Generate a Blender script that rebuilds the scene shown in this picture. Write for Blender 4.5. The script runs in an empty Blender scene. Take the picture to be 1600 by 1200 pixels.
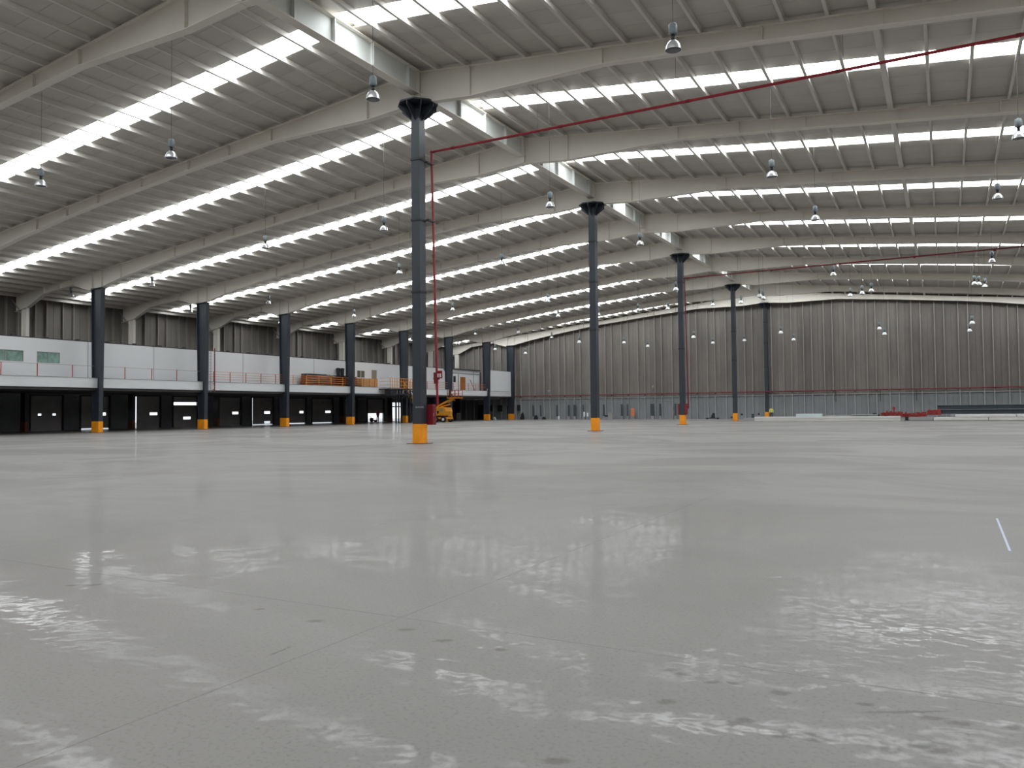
import bpy, math, random
from mathutils import Matrix, Vector
random.seed(7)
C = bpy.context.scene.collection
S = bpy.context.scene

# ---------------------------------------------------------------- camera, light, exposure
F_PX, YAW, PITCH, ROLL = 1234.9, 0.5002, 0.0330, -0.0097
fw = Vector((-math.sin(YAW)*math.cos(PITCH), math.cos(YAW)*math.cos(PITCH), math.sin(PITCH)))
rt = Vector((math.cos(YAW), math.sin(YAW), 0)); up = rt.cross(fw)
r2 = rt*math.cos(ROLL) + up*math.sin(ROLL); u2 = up*math.cos(ROLL) - rt*math.sin(ROLL)
cam = bpy.data.objects.new('camera', bpy.data.cameras.new('camera')); C.objects.link(cam)
cam.data.sensor_width = 36; cam.data.lens = F_PX/1600*36; cam.data.clip_end = 600
m = Matrix((r2, u2, -fw)).transposed().to_4x4(); m.translation = (0, 0, 1.6)
cam.matrix_world = m
S.camera = cam
S.view_settings.view_transform = 'Standard'; S.view_settings.look = 'None'
S.view_settings.gamma = 1; S.view_settings.use_curve_mapping = False
S.view_settings.exposure = -0.09
SKY = 12.5          # brightness of the translucent roof lights
w = bpy.data.worlds.new('overcast_sky'); S.world = w; w.use_nodes = True
w.node_tree.nodes['Background'].inputs[0].default_value = (0.88, 0.94, 1.0, 1)
w.node_tree.nodes['Background'].inputs[1].default_value = 1.7
try:
    S.cycles.use_denoising = True; S.cycles.max_bounces = 8; S.cycles.diffuse_bounces = 6
    S.cycles.glossy_bounces = 3; S.cycles.sample_clamp_indirect = 6.0; S.cycles.caustics_reflective = False
except Exception: pass

# ---------------------------------------------------------------- survey of the hall (metres)
XC, XL, Y0, BAY, YB = -22.56, -64.46, 31.82, 11.0935, 118.29
HR, PITCHR = 18.62, 0.1027
XW, XR, YF = -78.0, 32.9, -13.0
def FR(k): return Y0 + k*BAY if k < 8 else YB
def deck(x): return HR - PITCHR*abs(x - XC)
KS = list(range(-3, 9))

# ---------------------------------------------------------------- materials
def srgb(r, g, b):
    f = lambda c: (c/255/12.92) if c/255 <= .04045 else ((c/255+.055)/1.055)**2.4
    return (f(r), f(g), f(b), 1)
MATS = {}
def mat(name, col, rough=.6, metal=0, var=.0, scale=1.0, bump=0, objvar=0, emit=0, stretch=(1,1,1), col2=None, spec=None):
    m = bpy.data.materials.new(name); m.use_nodes = True; nt = m.node_tree; N = nt.nodes; L = nt.links
    b = N['Principled BSDF']; b.inputs['Roughness'].default_value = rough; b.inputs['Metallic'].default_value = metal
    if spec is not None: b.inputs['Specular IOR Level'].default_value = spec
    b.inputs['Base Color'].default_value = col
    src = None
    if var or bump or col2:
        g = N.new('ShaderNodeNewGeometry'); mp = N.new('ShaderNodeMapping'); mp.inputs['Scale'].default_value = stretch
        L.new(g.outputs['Position'], mp.inputs['Vector'])
        n = N.new('ShaderNodeTexNoise'); n.inputs['Scale'].default_value = scale; n.inputs['Detail'].default_value = 6
        n.inputs['Roughness'].default_value = .6
        L.new(mp.outputs[0], n.inputs['Vector'])
        mx = N.new('ShaderNodeMix'); mx.data_type = 'RGBA'
        mr = N.new('ShaderNodeMapRange'); mr.inputs[1].default_value = .3; mr.inputs[2].default_value = .7
        L.new(n.outputs['Fac'], mr.inputs[0]); L.new(mr.outputs[0], mx.inputs[0])
        c2 = col2 or tuple(c*(1+var) for c in col[:3])+(1,)
        c1 = col if col2 else tuple(c*(1-var) for c in col[:3])+(1,)
        mx.inputs[6].default_value = c1; mx.inputs[7].default_value = c2
        src = mx.outputs[2]
        if bump:
            bp = N.new('ShaderNodeBump'); bp.inputs['Strength'].default_value = bump; bp.inputs['Distance'].default_value = .02
            L.new(n.outputs['Fac'], bp.inputs['Height']); L.new(bp.outputs[0], b.inputs['Normal'])
    if objvar:
        oi = N.new('ShaderNodeObjectInfo'); mr2 = N.new('ShaderNodeMapRange')
        mr2.inputs[3].default_value = 1-objvar; mr2.inputs[4].default_value = 1+objvar
        L.new(oi.outputs['Random'], mr2.inputs[0])
        hv = N.new('ShaderNodeHueSaturation'); hv.inputs['Color'].default_value = col
        if src: L.new(src, hv.inputs['Color'])
        L.new(mr2.outputs[0], hv.inputs['Value']); src = hv.outputs[0]
    if src: L.new(src, b.inputs['Base Color'])
    if emit:
        b.inputs['Emission Color'].default_value = col; b.inputs['Emission Strength'].default_value = emit
    MATS[name] = m
    return m
cream = mat('cream_paint', (.70, .665, .60, 1), .45, var=.04, scale=.5)
cream_d = mat('cream_paint_flange', (.76, .725, .66, 1), .45, var=.04, scale=.5)
gird = mat('girder_paint', (.66, .68, .67, 1), .45, var=.04, scale=.5)
deckm = mat('white_roof_sheet', (.535, .51, .47, 1), .5, var=.04, scale=.8, objvar=.05)
purlm = mat('galvanised_purlin', (.68, .655, .61, 1), .5, var=.05, scale=.6)
dark = mat('charcoal_paint', (.028, .034, .045, 1), .42, var=.12, scale=.8)
darkd = mat('black_paint', (.014, .016, .02, 1), .5)
orange = mat('orange_paint', (.88, .31, .004, 1), .65, var=.12, scale=1.5)
brownf = mat('brown_red_foot', (.16, .05, .02, 1), .7)  # wall-column feet: shade under the mezzanine is darkened into this colour
rust = mat('base_plate_steel', (.20, .10, .045, 1), .6, var=.2, scale=3)
panel = mat('raw_precast_concrete', (.195, .178, .163, 1), .85, var=.16, scale=.55, bump=.3, objvar=.12, stretch=(1, 1, .35))
stem_up = mat('pale_concrete_rib', (.27, .25, .235, 1), .8, var=.08, scale=.6)  # ribs toned paler than the panels behind them
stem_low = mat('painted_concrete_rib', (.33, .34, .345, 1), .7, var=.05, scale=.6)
panel_low = mat('painted_precast_concrete', (.235, .245, .255, 1), .7, var=.07, scale=.6, objvar=.06)
white = mat('white_drywall', (.70, .71, .73, 1), .7, var=.025, scale=.25)
fascm = mat('white_fascia_paint', (.66, .67, .69, 1), .6, var=.04, scale=.6, stretch=(1, 1, 4))
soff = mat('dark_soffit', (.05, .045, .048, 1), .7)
dockw = mat('dark_dock_wall', (.175, .185, .20, 1), .8, var=.15, scale=.6)
doorm = mat('dark_dock_door', (.36, .35, .355, 1), .6, var=.12, scale=.8, objvar=.15)
seal = mat('door_frame_black', (.02, .02, .023, 1), .6)
red = mat('red_pipe_paint', (.26, .012, .022, 1), .4, var=.1, scale=2)
redd = mat('dark_red_paint', (.17, .008, .015, 1), .4)
rail_o = mat('rail_orange_paint', (.62, .20, .07, 1), .5)
rail_r = mat('rail_red_post', (.36, .05, .02, 1), .5)
rail_y = mat('rail_yellow_paint', (.68, .28, .02, 1), .5)
greyst = mat('grey_conduit', (.33, .30, .31, 1), .5)
alu = mat('spun_aluminium', (.86, .88, .90, 1), .28, metal=.75)
gearm = mat('grey_gear_box', (.20, .24, .26, 1), .5)
lensm = mat('lamp_glass', (.10, .105, .11, 1), .15)
wire = mat('grey_wire', (.12, .12, .12, 1), .6)
glassg = mat('green_window_glass', (.12, .19, .155, 1), .12, scale=1.6, col2=(.30, .48, .42, 1))  # paler blotches put a reflection into the glass colour
glassd = mat('dull_window_glass', (.13, .13, .10, 1), .2)
blackg = mat('dark_opening', (.012, .012, .014, 1), .6)
wood = mat('orange_wood_door', (.36, .12, .02, 1), .55, var=.2, scale=2, stretch=(1, 1, .2))
tan = mat('tan_door', (.26, .22, .165, 1), .6)
beamo = mat('orange_rack_beam', (.27, .075, .012, 1), .5, var=.25, scale=1)
crate = mat('raw_timber', (.50, .27, .10, 1), .7, var=.2, scale=1.5)
tarp = mat('black_sheeting', (.02, .02, .022, 1), .5)
yel = mat('lift_yellow_paint', (.62, .26, .015, 1), .5, var=.2, scale=2)
tyre = mat('black_rubber', (.02, .02, .02, 1), .8)
steelw = mat('primed_white_panel', (.62, .60, .58, 1), .6, var=.05, scale=1)
steelb = mat('pale_blue_panel', (.50, .58, .60, 1), .5)
pipeb = mat('blue_grey_column', (.045, .06, .075, 1), .45, var=.1, scale=1)
redi = mat('red_steel', (.27, .018, .014, 1), .5, var=.25, scale=2)
outg = mat('yard_concrete', (.5, .5, .5, 1), .9)
greyb = mat('grey_paint', (.30, .30, .30, 1), .6)
whp = mat('white_paint', (.75, .75, .76, 1), .5)
hivis = mat('hi_vis_yellow', (.75, .75, .12, 1), .7)
denim = mat('dark_trousers', (.025, .025, .035, 1), .8)
skin = mat('skin', (.30, .16, .10, 1), .6)
shirt = mat('red_shirt', (.42, .02, .05, 1), .8)
green = mat('dark_green_paint', (.02, .07, .05, 1), .5)
# roof light: a lit window; only its underside gives light
sky_m = mat('lit_polycarbonate', (.93, .975, 1, 1), .5, emit=SKY)

# floor: power-trowelled concrete
def floor_material(stains):
    m = bpy.data.materials.new('polished_concrete'); m.use_nodes = True; nt = m.node_tree; N = nt.nodes; L = nt.links
    b = N['Principled BSDF']
    g = N.new('ShaderNodeNewGeometry')
    def noise(sc, det=5, st=(1, 1, 1), rough=.55, dist=0):
        mp = N.new('ShaderNodeMapping'); mp.inputs['Scale'].default_value = st; L.new(g.outputs['Position'], mp.inputs['Vector'])
        n = N.new('ShaderNodeTexNoise'); n.inputs['Scale'].default_value = sc; n.inputs['Detail'].default_value = det
        n.inputs['Roughness'].default_value = rough; n.inputs['Distortion'].default_value = dist
        L.new(mp.outputs[0], n.inputs['Vector']); return n.outputs['Fac']
    def rng(v, a, c, lo, hi):
        r = N.new('ShaderNodeMapRange'); r.inputs[1].default_value = a; r.inputs[2].default_value = c
        r.inputs[3].default_value = lo; r.inputs[4].default_value = hi; L.new(v, r.inputs[0]); return r.outputs[0]
    def math_(op, a, c):
        n = N.new('ShaderNodeMath'); n.operation = op
        for i, v in enumerate((a, c)):
            if isinstance(v, (int, float)): n.inputs[i].default_value = v
            else: L.new(v, n.inputs[i])
        return n.outputs[0]
    def mixc(f, a, c):
        x = N.new('ShaderNodeMix'); x.data_type = 'RGBA'
        if isinstance(f, float): x.inputs[0].default_value = f
        else: L.new(f, x.inputs[0])
        for i, v in ((6, a), (7, c)):
            if isinstance(v, tuple): x.inputs[i].default_value = v
            else: L.new(v, x.inputs[i])
        return x.outputs[2]
    big = noise(.12, 4); mid = noise(.9, 6); fine = noise(38, 4); drag = noise(.25, 4, (.25, 2.2, 1))
    col = mixc(rng(big, .35, .65, 0, 1), (.214, .207, .196, 1), (.238, .220, .209, 1))
    col = mixc(rng(mid, .3, .7, 0, .35), col, (.188, .182, .174, 1))
    col = mixc(rng(drag, .45, .7, 0, .30), col, (.182, .17, .16, 1))
    col = mixc(rng(fine, .52, .72, 0, .55), col, (.125, .12, .115, 1))
    # footprints and spills: ellipses on the slab with ragged edges
    wn = N.new('ShaderNodeTexNoise'); wn.inputs['Scale'].default_value = 30; wn.inputs['Detail'].default_value = 3
    L.new(g.outputs['Position'], wn.inputs['Vector'])
    sub = N.new('ShaderNodeVectorMath'); sub.operation = 'MULTIPLY_ADD'; sub.inputs[1].default_value = (.06, .06, 0)
    L.new(wn.outputs['Color'], sub.inputs[0]); L.new(g.outputs['Position'], sub.inputs[2])
    cur = None
    for x, y, rx, ry, rot in stains:
        mp = N.new('ShaderNodeMapping'); mp.vector_type = 'TEXTURE'
        mp.inputs['Location'].default_value = (x+.03, y+.03, 0); mp.inputs['Rotation'].default_value = (0, 0, rot)
        mp.inputs['Scale'].default_value = (rx, ry, 1e3); L.new(sub.outputs[0], mp.inputs['Vector'])
        ln = N.new('ShaderNodeVectorMath'); ln.operation = 'LENGTH'; L.new(mp.outputs[0], ln.inputs[0])
        cur = ln.outputs['Value'] if cur is None else math_('MINIMUM', cur, ln.outputs['Value'])
    sm = rng(cur, .6, 1.3, .5, 0)
    col = mixc(sm, col, (.07, .058, .052, 1))
    L.new(col, b.inputs['Base Color'])
    b.inputs['Roughness'].default_value = .5
    b.inputs['Specular IOR Level'].default_value = .22
    # thin patchy sealer over the trowelled surface: weak but sharp mirror in places
    pat = noise(.13, 5, (1, 1.3, 1), .6, .8)
    L.new(rng(pat, .43, .58, .02, .26), b.inputs['Coat Weight'])
    L.new(rng(mid, .3, .7, .03, .09), b.inputs['Coat Roughness'])
    wav = noise(.95, 4, (1, 1, 1), .55); fi = noise(7, 2)
    h = math_('ADD', math_('MULTIPLY', wav, 1.0), math_('MULTIPLY', fi, .03))
    bp = N.new('ShaderNodeBump'); bp.inputs['Strength'].default_value = 1; bp.inputs['Distance'].default_value = .012
    L.new(h, bp.inputs['Height']); L.new(bp.outputs[0], b.inputs['Coat Normal'])
    return m

# ---------------------------------------------------------------- mesh helpers
class MB:
    def __init__(s): s.v = []; s.f = []; s.mi = []
    def hexa(s, p, mi=0):               # p: 4 bottom (ccw) + 4 top
        n = len(s.v); s.v += [tuple(q) for q in p]
        for q in ((0,3,2,1), (4,5,6,7), (0,1,5,4), (1,2,6,5), (2,3,7,6), (3,0,4,7)):
            s.f.append(tuple(n+i for i in q)); s.mi.append(mi)
        return s
    def box(s, x0, x1, y0, y1, z0, z1, mi=0):
        return s.hexa([(x0,y0,z0),(x1,y0,z0),(x1,y1,z0),(x0,y1,z0),(x0,y0,z1),(x1,y0,z1),(x1,y1,z1),(x0,y1,z1)], mi)
    def prism(s, poly, d, mi=0):        # poly: 3-D outline, d: extrusion vector
        n = len(s.v); k = len(poly); d = Vector(d)
        s.v += [tuple(p) for p in poly] + [tuple(Vector(p)+d) for p in poly]
        s.f.append(tuple(range(n+k-1, n-1, -1))); s.f.append(tuple(range(n+k, n+2*k)))
        for i in range(k): s.f.append((n+i, n+(i+1) % k, n+k+(i+1) % k, n+k+i))
        s.mi += [mi]*(k+2); return s
    def tube(s, a, b, r, n=8, r1=None, mi=0):
        a, b = Vector(a), Vector(b); d = (b-a).normalized()
        e = d.cross(Vector((0,0,1)) if abs(d.z) < .9 else Vector((1,0,0))).normalized(); g = d.cross(e)
        r1 = r if r1 is None else r1; o = len(s.v)
        for c, rr in ((a, r), (b, r1)):
            for i in range(n):
                t = 2*math.pi*i/n; s.v.append(tuple(c + e*math.cos(t)*rr + g*math.sin(t)*rr))
        for i in range(n): s.f.append((o+i, o+(i+1) % n, o+n+(i+1) % n, o+n+i)); s.mi.append(mi)
        s.f.append(tuple(range(o+n-1, o-1, -1))); s.f.append(tuple(range(o+n, o+2*n))); s.mi += [mi, mi]; return s
    def lathe(s, prof, n=16, c=(0,0,0), mi=0):
        o = len(s.v)
        for r, z in prof:
            for i in range(n):
                t = 2*math.pi*i/n; s.v.append((c[0]+r*math.cos(t), c[1]+r*math.sin(t), c[2]+z))
        for j in range(len(prof)-1):
            for i in range(n):
                s.f.append((o+j*n+i, o+j*n+(i+1) % n, o+(j+1)*n+(i+1) % n, o+(j+1)*n+i)); s.mi.append(mi)
        return s
    def bar(s, a, b, w, h):             # rectangular bar between two points
        a, b = Vector(a), Vector(b); d = (b-a).normalized()
        e = d.cross(Vector((0,0,1)) if abs(d.z) < .95 else Vector((0,1,0))).normalized()*w/2; g = d.cross(e).normalized()*h/2
        return s.hexa([a-e-g, a+e-g, a+e+g, a-e+g, b-e-g, b+e-g, b+e+g, b-e+g])
    def mesh(s, name, mats, origin=(0,0,0), smooth=False):
        me = bpy.data.meshes.new(name); ox, oy, oz = origin
        me.from_pydata([(x-ox, y-oy, z-oz) for x, y, z in s.v], [], s.f)
        for mm in (mats if isinstance(mats, (list, tuple)) else [mats]): me.materials.append(mm)
        me.polygons.foreach_set('material_index', s.mi)
        if smooth: me.polygons.foreach_set('use_smooth', [True]*len(me.polygons))
        import bmesh
        bm = bmesh.new(); bm.from_mesh(me); bmesh.ops.recalc_face_normals(bm, faces=bm.faces); bm.to_mesh(me); bm.free()
        return me
    def build(s, name, mats, parent=None, smooth=False):
        """world coordinates; linked under parent (an Empty or mesh placed by translation only)"""
        if parent is not None: og = world_loc(parent)
        else:
            xs = [p[0] for p in s.v]; ys = [p[1] for p in s.v]; zs = [p[2] for p in s.v]
            og = ((min(xs)+max(xs))/2, (min(ys)+max(ys))/2, min(zs))
        o = bpy.data.objects.new(name, s.mesh(name, mats, og, smooth)); C.objects.link(o)
        if parent is not None: o.parent = parent
        else: o.location = og
        return o
def world_loc(o):
    v = Vector(o.location)
    while o.parent: o = o.parent; v += Vector(o.location)
    return v
def thing(name, label, cat, loc=(0,0,0), group=None):
    o = bpy.data.objects.new(name, None); C.objects.link(o); o.location = loc; o.empty_display_size = .3
    return tag(o, label, cat, group)
def tag(o, label, cat, group=None):
    o['label'] = label; o['category'] = cat
    if group: o['group'] = group
    return o
def struct(o): o['kind'] = 'structure'; return o
def inst(name, me, parent, loc, scale=None):
    o = bpy.data.objects.new(name, me); C.objects.link(o); o.parent = parent
    o.location = Vector(loc) - (world_loc(parent) if parent else Vector((0,0,0)))
    if scale: o.scale = scale
    return o
def copy_tree(o, parent=None):
    c = o.copy(); C.objects.link(c); c.parent = parent
    for ch in o.children: copy_tree(ch, c)
    return c
def project(x, y, z):
    d = Vector((x, y, z-1.6)); q = d.dot(fw)
    if q < .1: return None
    return 800+F_PX*d.dot(r2)/q, 600-F_PX*d.dot(u2)/q, q
ORD = ['first','second','third','fourth','fifth','sixth','seventh','eighth','ninth','tenth','eleventh','twelfth','thirteenth',
       'fourteenth','fifteenth','sixteenth','seventeenth','eighteenth','nineteenth','twentieth']
TENS = {20:'twenty', 30:'thirty', 40:'forty', 50:'fifty'}
def ordinal(n):
    if n <= 20: return ORD[n-1]
    t, u = n//10*10, n % 10
    return {30:'thirtieth', 40:'fortieth', 50:'fiftieth'}[t] if u == 0 else TENS[t]+'-'+ORD[u-1]

# ================================================================ SETTING
# ---- floor: base plus cast slabs with saw-cut joints
st = []
for x, y in [(-1.52,4.75),(-1.42,4.72),(-1.23,4.66),(-1.13,4.69),(-.85,4.65),(-1.37,4.23),(-.98,4.1),(-.94,4.17),(-.76,4.1),
             (-.72,4.06),(-.57,4.08),(-.42,4.68),(-.1,4.63),(.03,4.62),(-.28,4.11),(-.13,4.24),(-.05,4.22),(.26,4.68),(.15,4.18),
             (-1.59,3.3),(-3.1,4.64),(-3.5,4.75),(-4.27,4.63),(-7.02,9.01),(-7.03,4.67),(-7.21,4.55),(-2.64,4.64),(-4.93,4.7)]:
    st.append((x, y, random.uniform(.045, .075), random.uniform(.024, .04), random.uniform(.2, .8)))
st += [(-.22, 4.66, .22, .016, .5), (-3.95, 3.95, .012, .12, .1), (-.62, 4.12, .10, .03, .5)]
conc = floor_material(st)
gaps = mat('joint_filler', (.27, .265, .26, 1), .9)
fl = MB().box(XW-.3, XR+.3, YF-.3, YB+.5, -.3, -.003).build('floor', gaps); struct(fl)
xs = [XW] + [-3.74 + 6.27*i for i in range(-11, 6)] + [XR]
ys = [YF] + [5.01 + BAY*i for i in range(-1, 11)] + [YB+.2]
for i in range(len(xs)-1):
    for j in range(len(ys)-1):
        MB().box(xs[i]+.0014, xs[i+1]-.0014, ys[j]+.0014, ys[j+1]-.0014, -.2, 0).build('slab', conc, fl)
# ---- roof deck (ceiling) with sheets and purlins
ce = MB()
for s in (-1, 1):
    xe = XW-.2 if s < 0 else XR+.2
    ce.hexa([(XC, YF-.2, deck(XC)+.12), (xe, YF-.2, deck(xe)+.12), (xe, YB+.4, deck(xe)+.12), (XC, YB+.4, deck(XC)+.12),
             (XC, YF-.2, deck(XC)+.3), (xe, YF-.2, deck(xe)+.3), (xe, YB+.4, deck(xe)+.3), (XC, YB+.4, deck(XC)+.3)])
ce = struct(ce.build('ceiling', deckm))
HW = .66                                        # half width of a roof-light strip
def slab_sloped(mb, x0, x1, y0, y1, t0, t1, mi=0):
    return mb.hexa([(x0,y0,deck(x0)+t0),(x1,y0,deck(x1)+t0),(x1,y1,deck(x1)+t0),(x0,y1,deck(x0)+t0),
                    (x0,y0,deck(x0)+t1),(x1,y0,deck(x1)+t1),(x1,y1,deck(x1)+t1),(x0,y1,deck(x0)+t1)], mi)
bays = [(k, FR(k), FR(k+1)) for k in range(-4, 8)]
bays[0] = (-4, YF, FR(-3))
def strip_y(k): return FR(k) + .5*BAY if k < 7 else FR(7) + .5*BAY
for k, a, b in bays:
    ym = strip_y(k)
    for s in (-1, 1):
        xe = XW if s < 0 else XR
        for lo, hi in ((a, ym-HW), (ym+HW, b)):
            n = max(1, round((hi-lo)/1.22)); wd = (hi-lo)/n
            for i in range(n):
                slab_sloped(MB(), min(XC, xe), max(XC, xe), lo+i*wd+.008, lo+(i+1)*wd-.008, 0, .07).build('roof_sheet', deckm, ce)
# purlins
PTR = [1.27 + 1.62*i for i in range(34)]
PTL = [.87 + 1.62*i for i in range(34)]
def PTS(s): return PTL if s < 0 else PTR
pm = {}
def purlin_mesh(L, s, heavy):
    key = (round(L, 2), s, heavy)
    if key not in pm:
        mb = MB(); w_ = .12 if not heavy else .24
        mb.box(-.012, .012, 0, L, -.25, 0)
        mb.box(-w_, .012, 0, L, -.25, -.235)
        mb.box(-w_, -w_+.012, 0, L, -.235, -.2 if not heavy else 0)
        pm[key] = mb.mesh('purlin', purlm)
    return pm[key]
cand = []
for k, a, b in bays:
    for s in (-1, 1):
        for t in PTS(s):
            x = XC + s*t
            if not XW+.2 < x < XR-.2: continue
            heavy = s > 0 and abs(t - 20.9) < .6
            best = 0
            for q in (0, .25, .5, .75, 1):
                pr = project(x, a+(b-a)*q, deck(x)-.1)
                if pr and -30 < pr[0] < 1630 and -30 < pr[1] < 640: best = max(best, 1/pr[2])
            cand.append((best, k, a, b, s, x, heavy))
cand.sort(key=lambda c: -c[0])
rest = MB()
for i, (sc, k, a, b, s, x, heavy) in enumerate(cand):
    z = deck(x)
    if i < 300 and sc > 0:
        inst('purlin', purlin_mesh(b-a, s, heavy), ce, (x, a, z))
    else:
        w_ = .12 if not heavy else .24
        rest.box(x-.012, x+.012, a, b, z-.25, z); rest.box(x-w_, x+.012, a, b, z-.25, z-.235)
rp = rest.build('purlin_run', purlm, ce); rp['kind'] = 'stuff'
# ---- roof-light strips
def where(k):
    names = {-4:'far behind the viewpoint', -3:'behind the viewpoint', -2:'overhead just in front of the viewpoint', -1:'nearest in the picture',
             0:'second nearest in the picture', 1:'third nearest', 2:'fourth nearest', 3:'fifth nearest', 4:'sixth nearest',
             5:'seventh nearest', 6:'second from the back wall', 7:'closest to the back wall'}
    return names[k]
for k, a, b in bays:
    ym = strip_y(k)
    for s in (-1, 1):
        side = 'left' if s < 0 else 'right'
        t = thing('skylight_strip', 'glowing white skylight strip in the %s roof slope, %s' % (side, where(k)), 'skylight',
                  (XC+s*.2, ym, deck(XC)), 'skylight strips in the %s roof slope' % side)
        ts = [.18] + PTS(s) + [53.6]
        mesh_c = {}
        for i in range(len(ts)-1):
            t0, t1 = ts[i]+.02, min(ts[i+1]-.02, 53.7)
            if t1-t0 < .2: continue
            key = round(t1-t0, 3)
            xa, xb = (XC-t1, XC-t0) if s < 0 else (XC+t0, XC+t1)
            if key not in mesh_c:
                dz = deck(xb)-deck(xa); L = xb-xa
                mb = MB(); mb.v = [(0,-HW,0),(L,-HW,dz),(L,HW,dz),(0,HW,0),(0,-HW,.03),(L,-HW,dz+.03),(L,HW,dz+.03),(0,HW,.03)]
                mb.f = [(0,3,2,1),(4,5,6,7),(0,1,5,4),(1,2,6,5),(2,3,7,6),(3,0,4,7)]; mb.mi = [0,1,1,1,1,1]
                me = bpy.data.meshes.new('pane'); me.from_pydata(mb.v, [], mb.f)
                me.materials.append(sky_m); me.materials.append(whp); me.polygons.foreach_set('material_index', mb.mi)
                mesh_c[key] = me
            inst('pane', mesh_c[key], t, (xa, ym, deck(xa)+.035))
# ---- walls
def tee_panel(u0, u1, z0, ztop, axis, face, parent, mt, name='wall_panel', depth=.32, out=.2):
    """double-tee precast panel: slab and two stems. axis 'x': wall across Y=face; axis 'y': wall across X=face"""
    mb = MB(); c = (u0+u1)/2
    def bx(a, b, d0, d1):
        za, zb = ztop(a), ztop(b)
        if axis == 'x':
            mb.hexa([(a,face+d0,z0),(b,face+d0,z0),(b,face+d1,z0),(a,face+d1,z0),(a,face+d0,za),(b,face+d0,zb),(b,face+d1,zb),(a,face+d1,za)])
        else:
            mb.hexa([(face-d1,a,z0),(face-d0,a,z0),(face-d0,b,z0),(face-d1,b,z0),(face-d1,a,za),(face-d0,a,za),(face-d0,b,zb),(face-d1,b,zb)])
    bx(u0+.012, u1-.012, .0, out)
    n_ = len(mb.f)
    for q in (-.55, .55): bx(c+q-.06, c+q+.06, -depth, .0)
    for i_ in range(n_, len(mb.f)): mb.mi[i_] = 1
    return mb.build(name, [mt, stem_up if mt is panel else stem_low], parent)
wb = struct(MB().box(XW-.5, XR+.5, YB+.45, YB+.6, 0, 19.2).build('wall_back', panel))
PIT = 2.745
n0 = math.floor((XW+19.575)/PIT)
for i in range(n0, 22):
    c = -19.575 + PIT*i
    a, b = max(c-PIT/2, XW), min(c+PIT/2, XR)
    if b-a < 1.6: continue
    tee_panel(a, b, 3.43, lambda x: deck(x)-.02, 'x', YB+.05+.2, wb, panel)
    tee_panel(a, b, 0, lambda x: 3.36, 'x', YB+.10, wb, panel_low, depth=.25)
MB().box(XW, XR, YB-.12, YB+.1, 3.36, 3.46).build('ledge', greyb, wb)
wl = struct(MB().box(XW-.5, XW-.32, YF, YB+.4, 3.7, 13.2).build('wall_left', panel))
i = 0; y = 36.2 - PIT*18
while y < YB:
    if y > YF: tee_panel(y, min(y+PIT, YB+.2), 3.8, lambda v: deck(XW)+.05, 'y', XW, wl, panel)
    y += PIT
struct(MB().box(XR, XR+.3, YF, YB+.4, 0, deck(XR)+.2).build('wall_right', panel))
wf = MB()
wf.prism([(XW-.3,YF,0),(XR+.3,YF,0),(XR+.3,YF,deck(XR)+.1),(XC,YF,deck(XC)+.1),(XW-.3,YF,deck(XW)+.1)], (0,-.3,0))
struct(wf.build('wall_front', panel))
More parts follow.
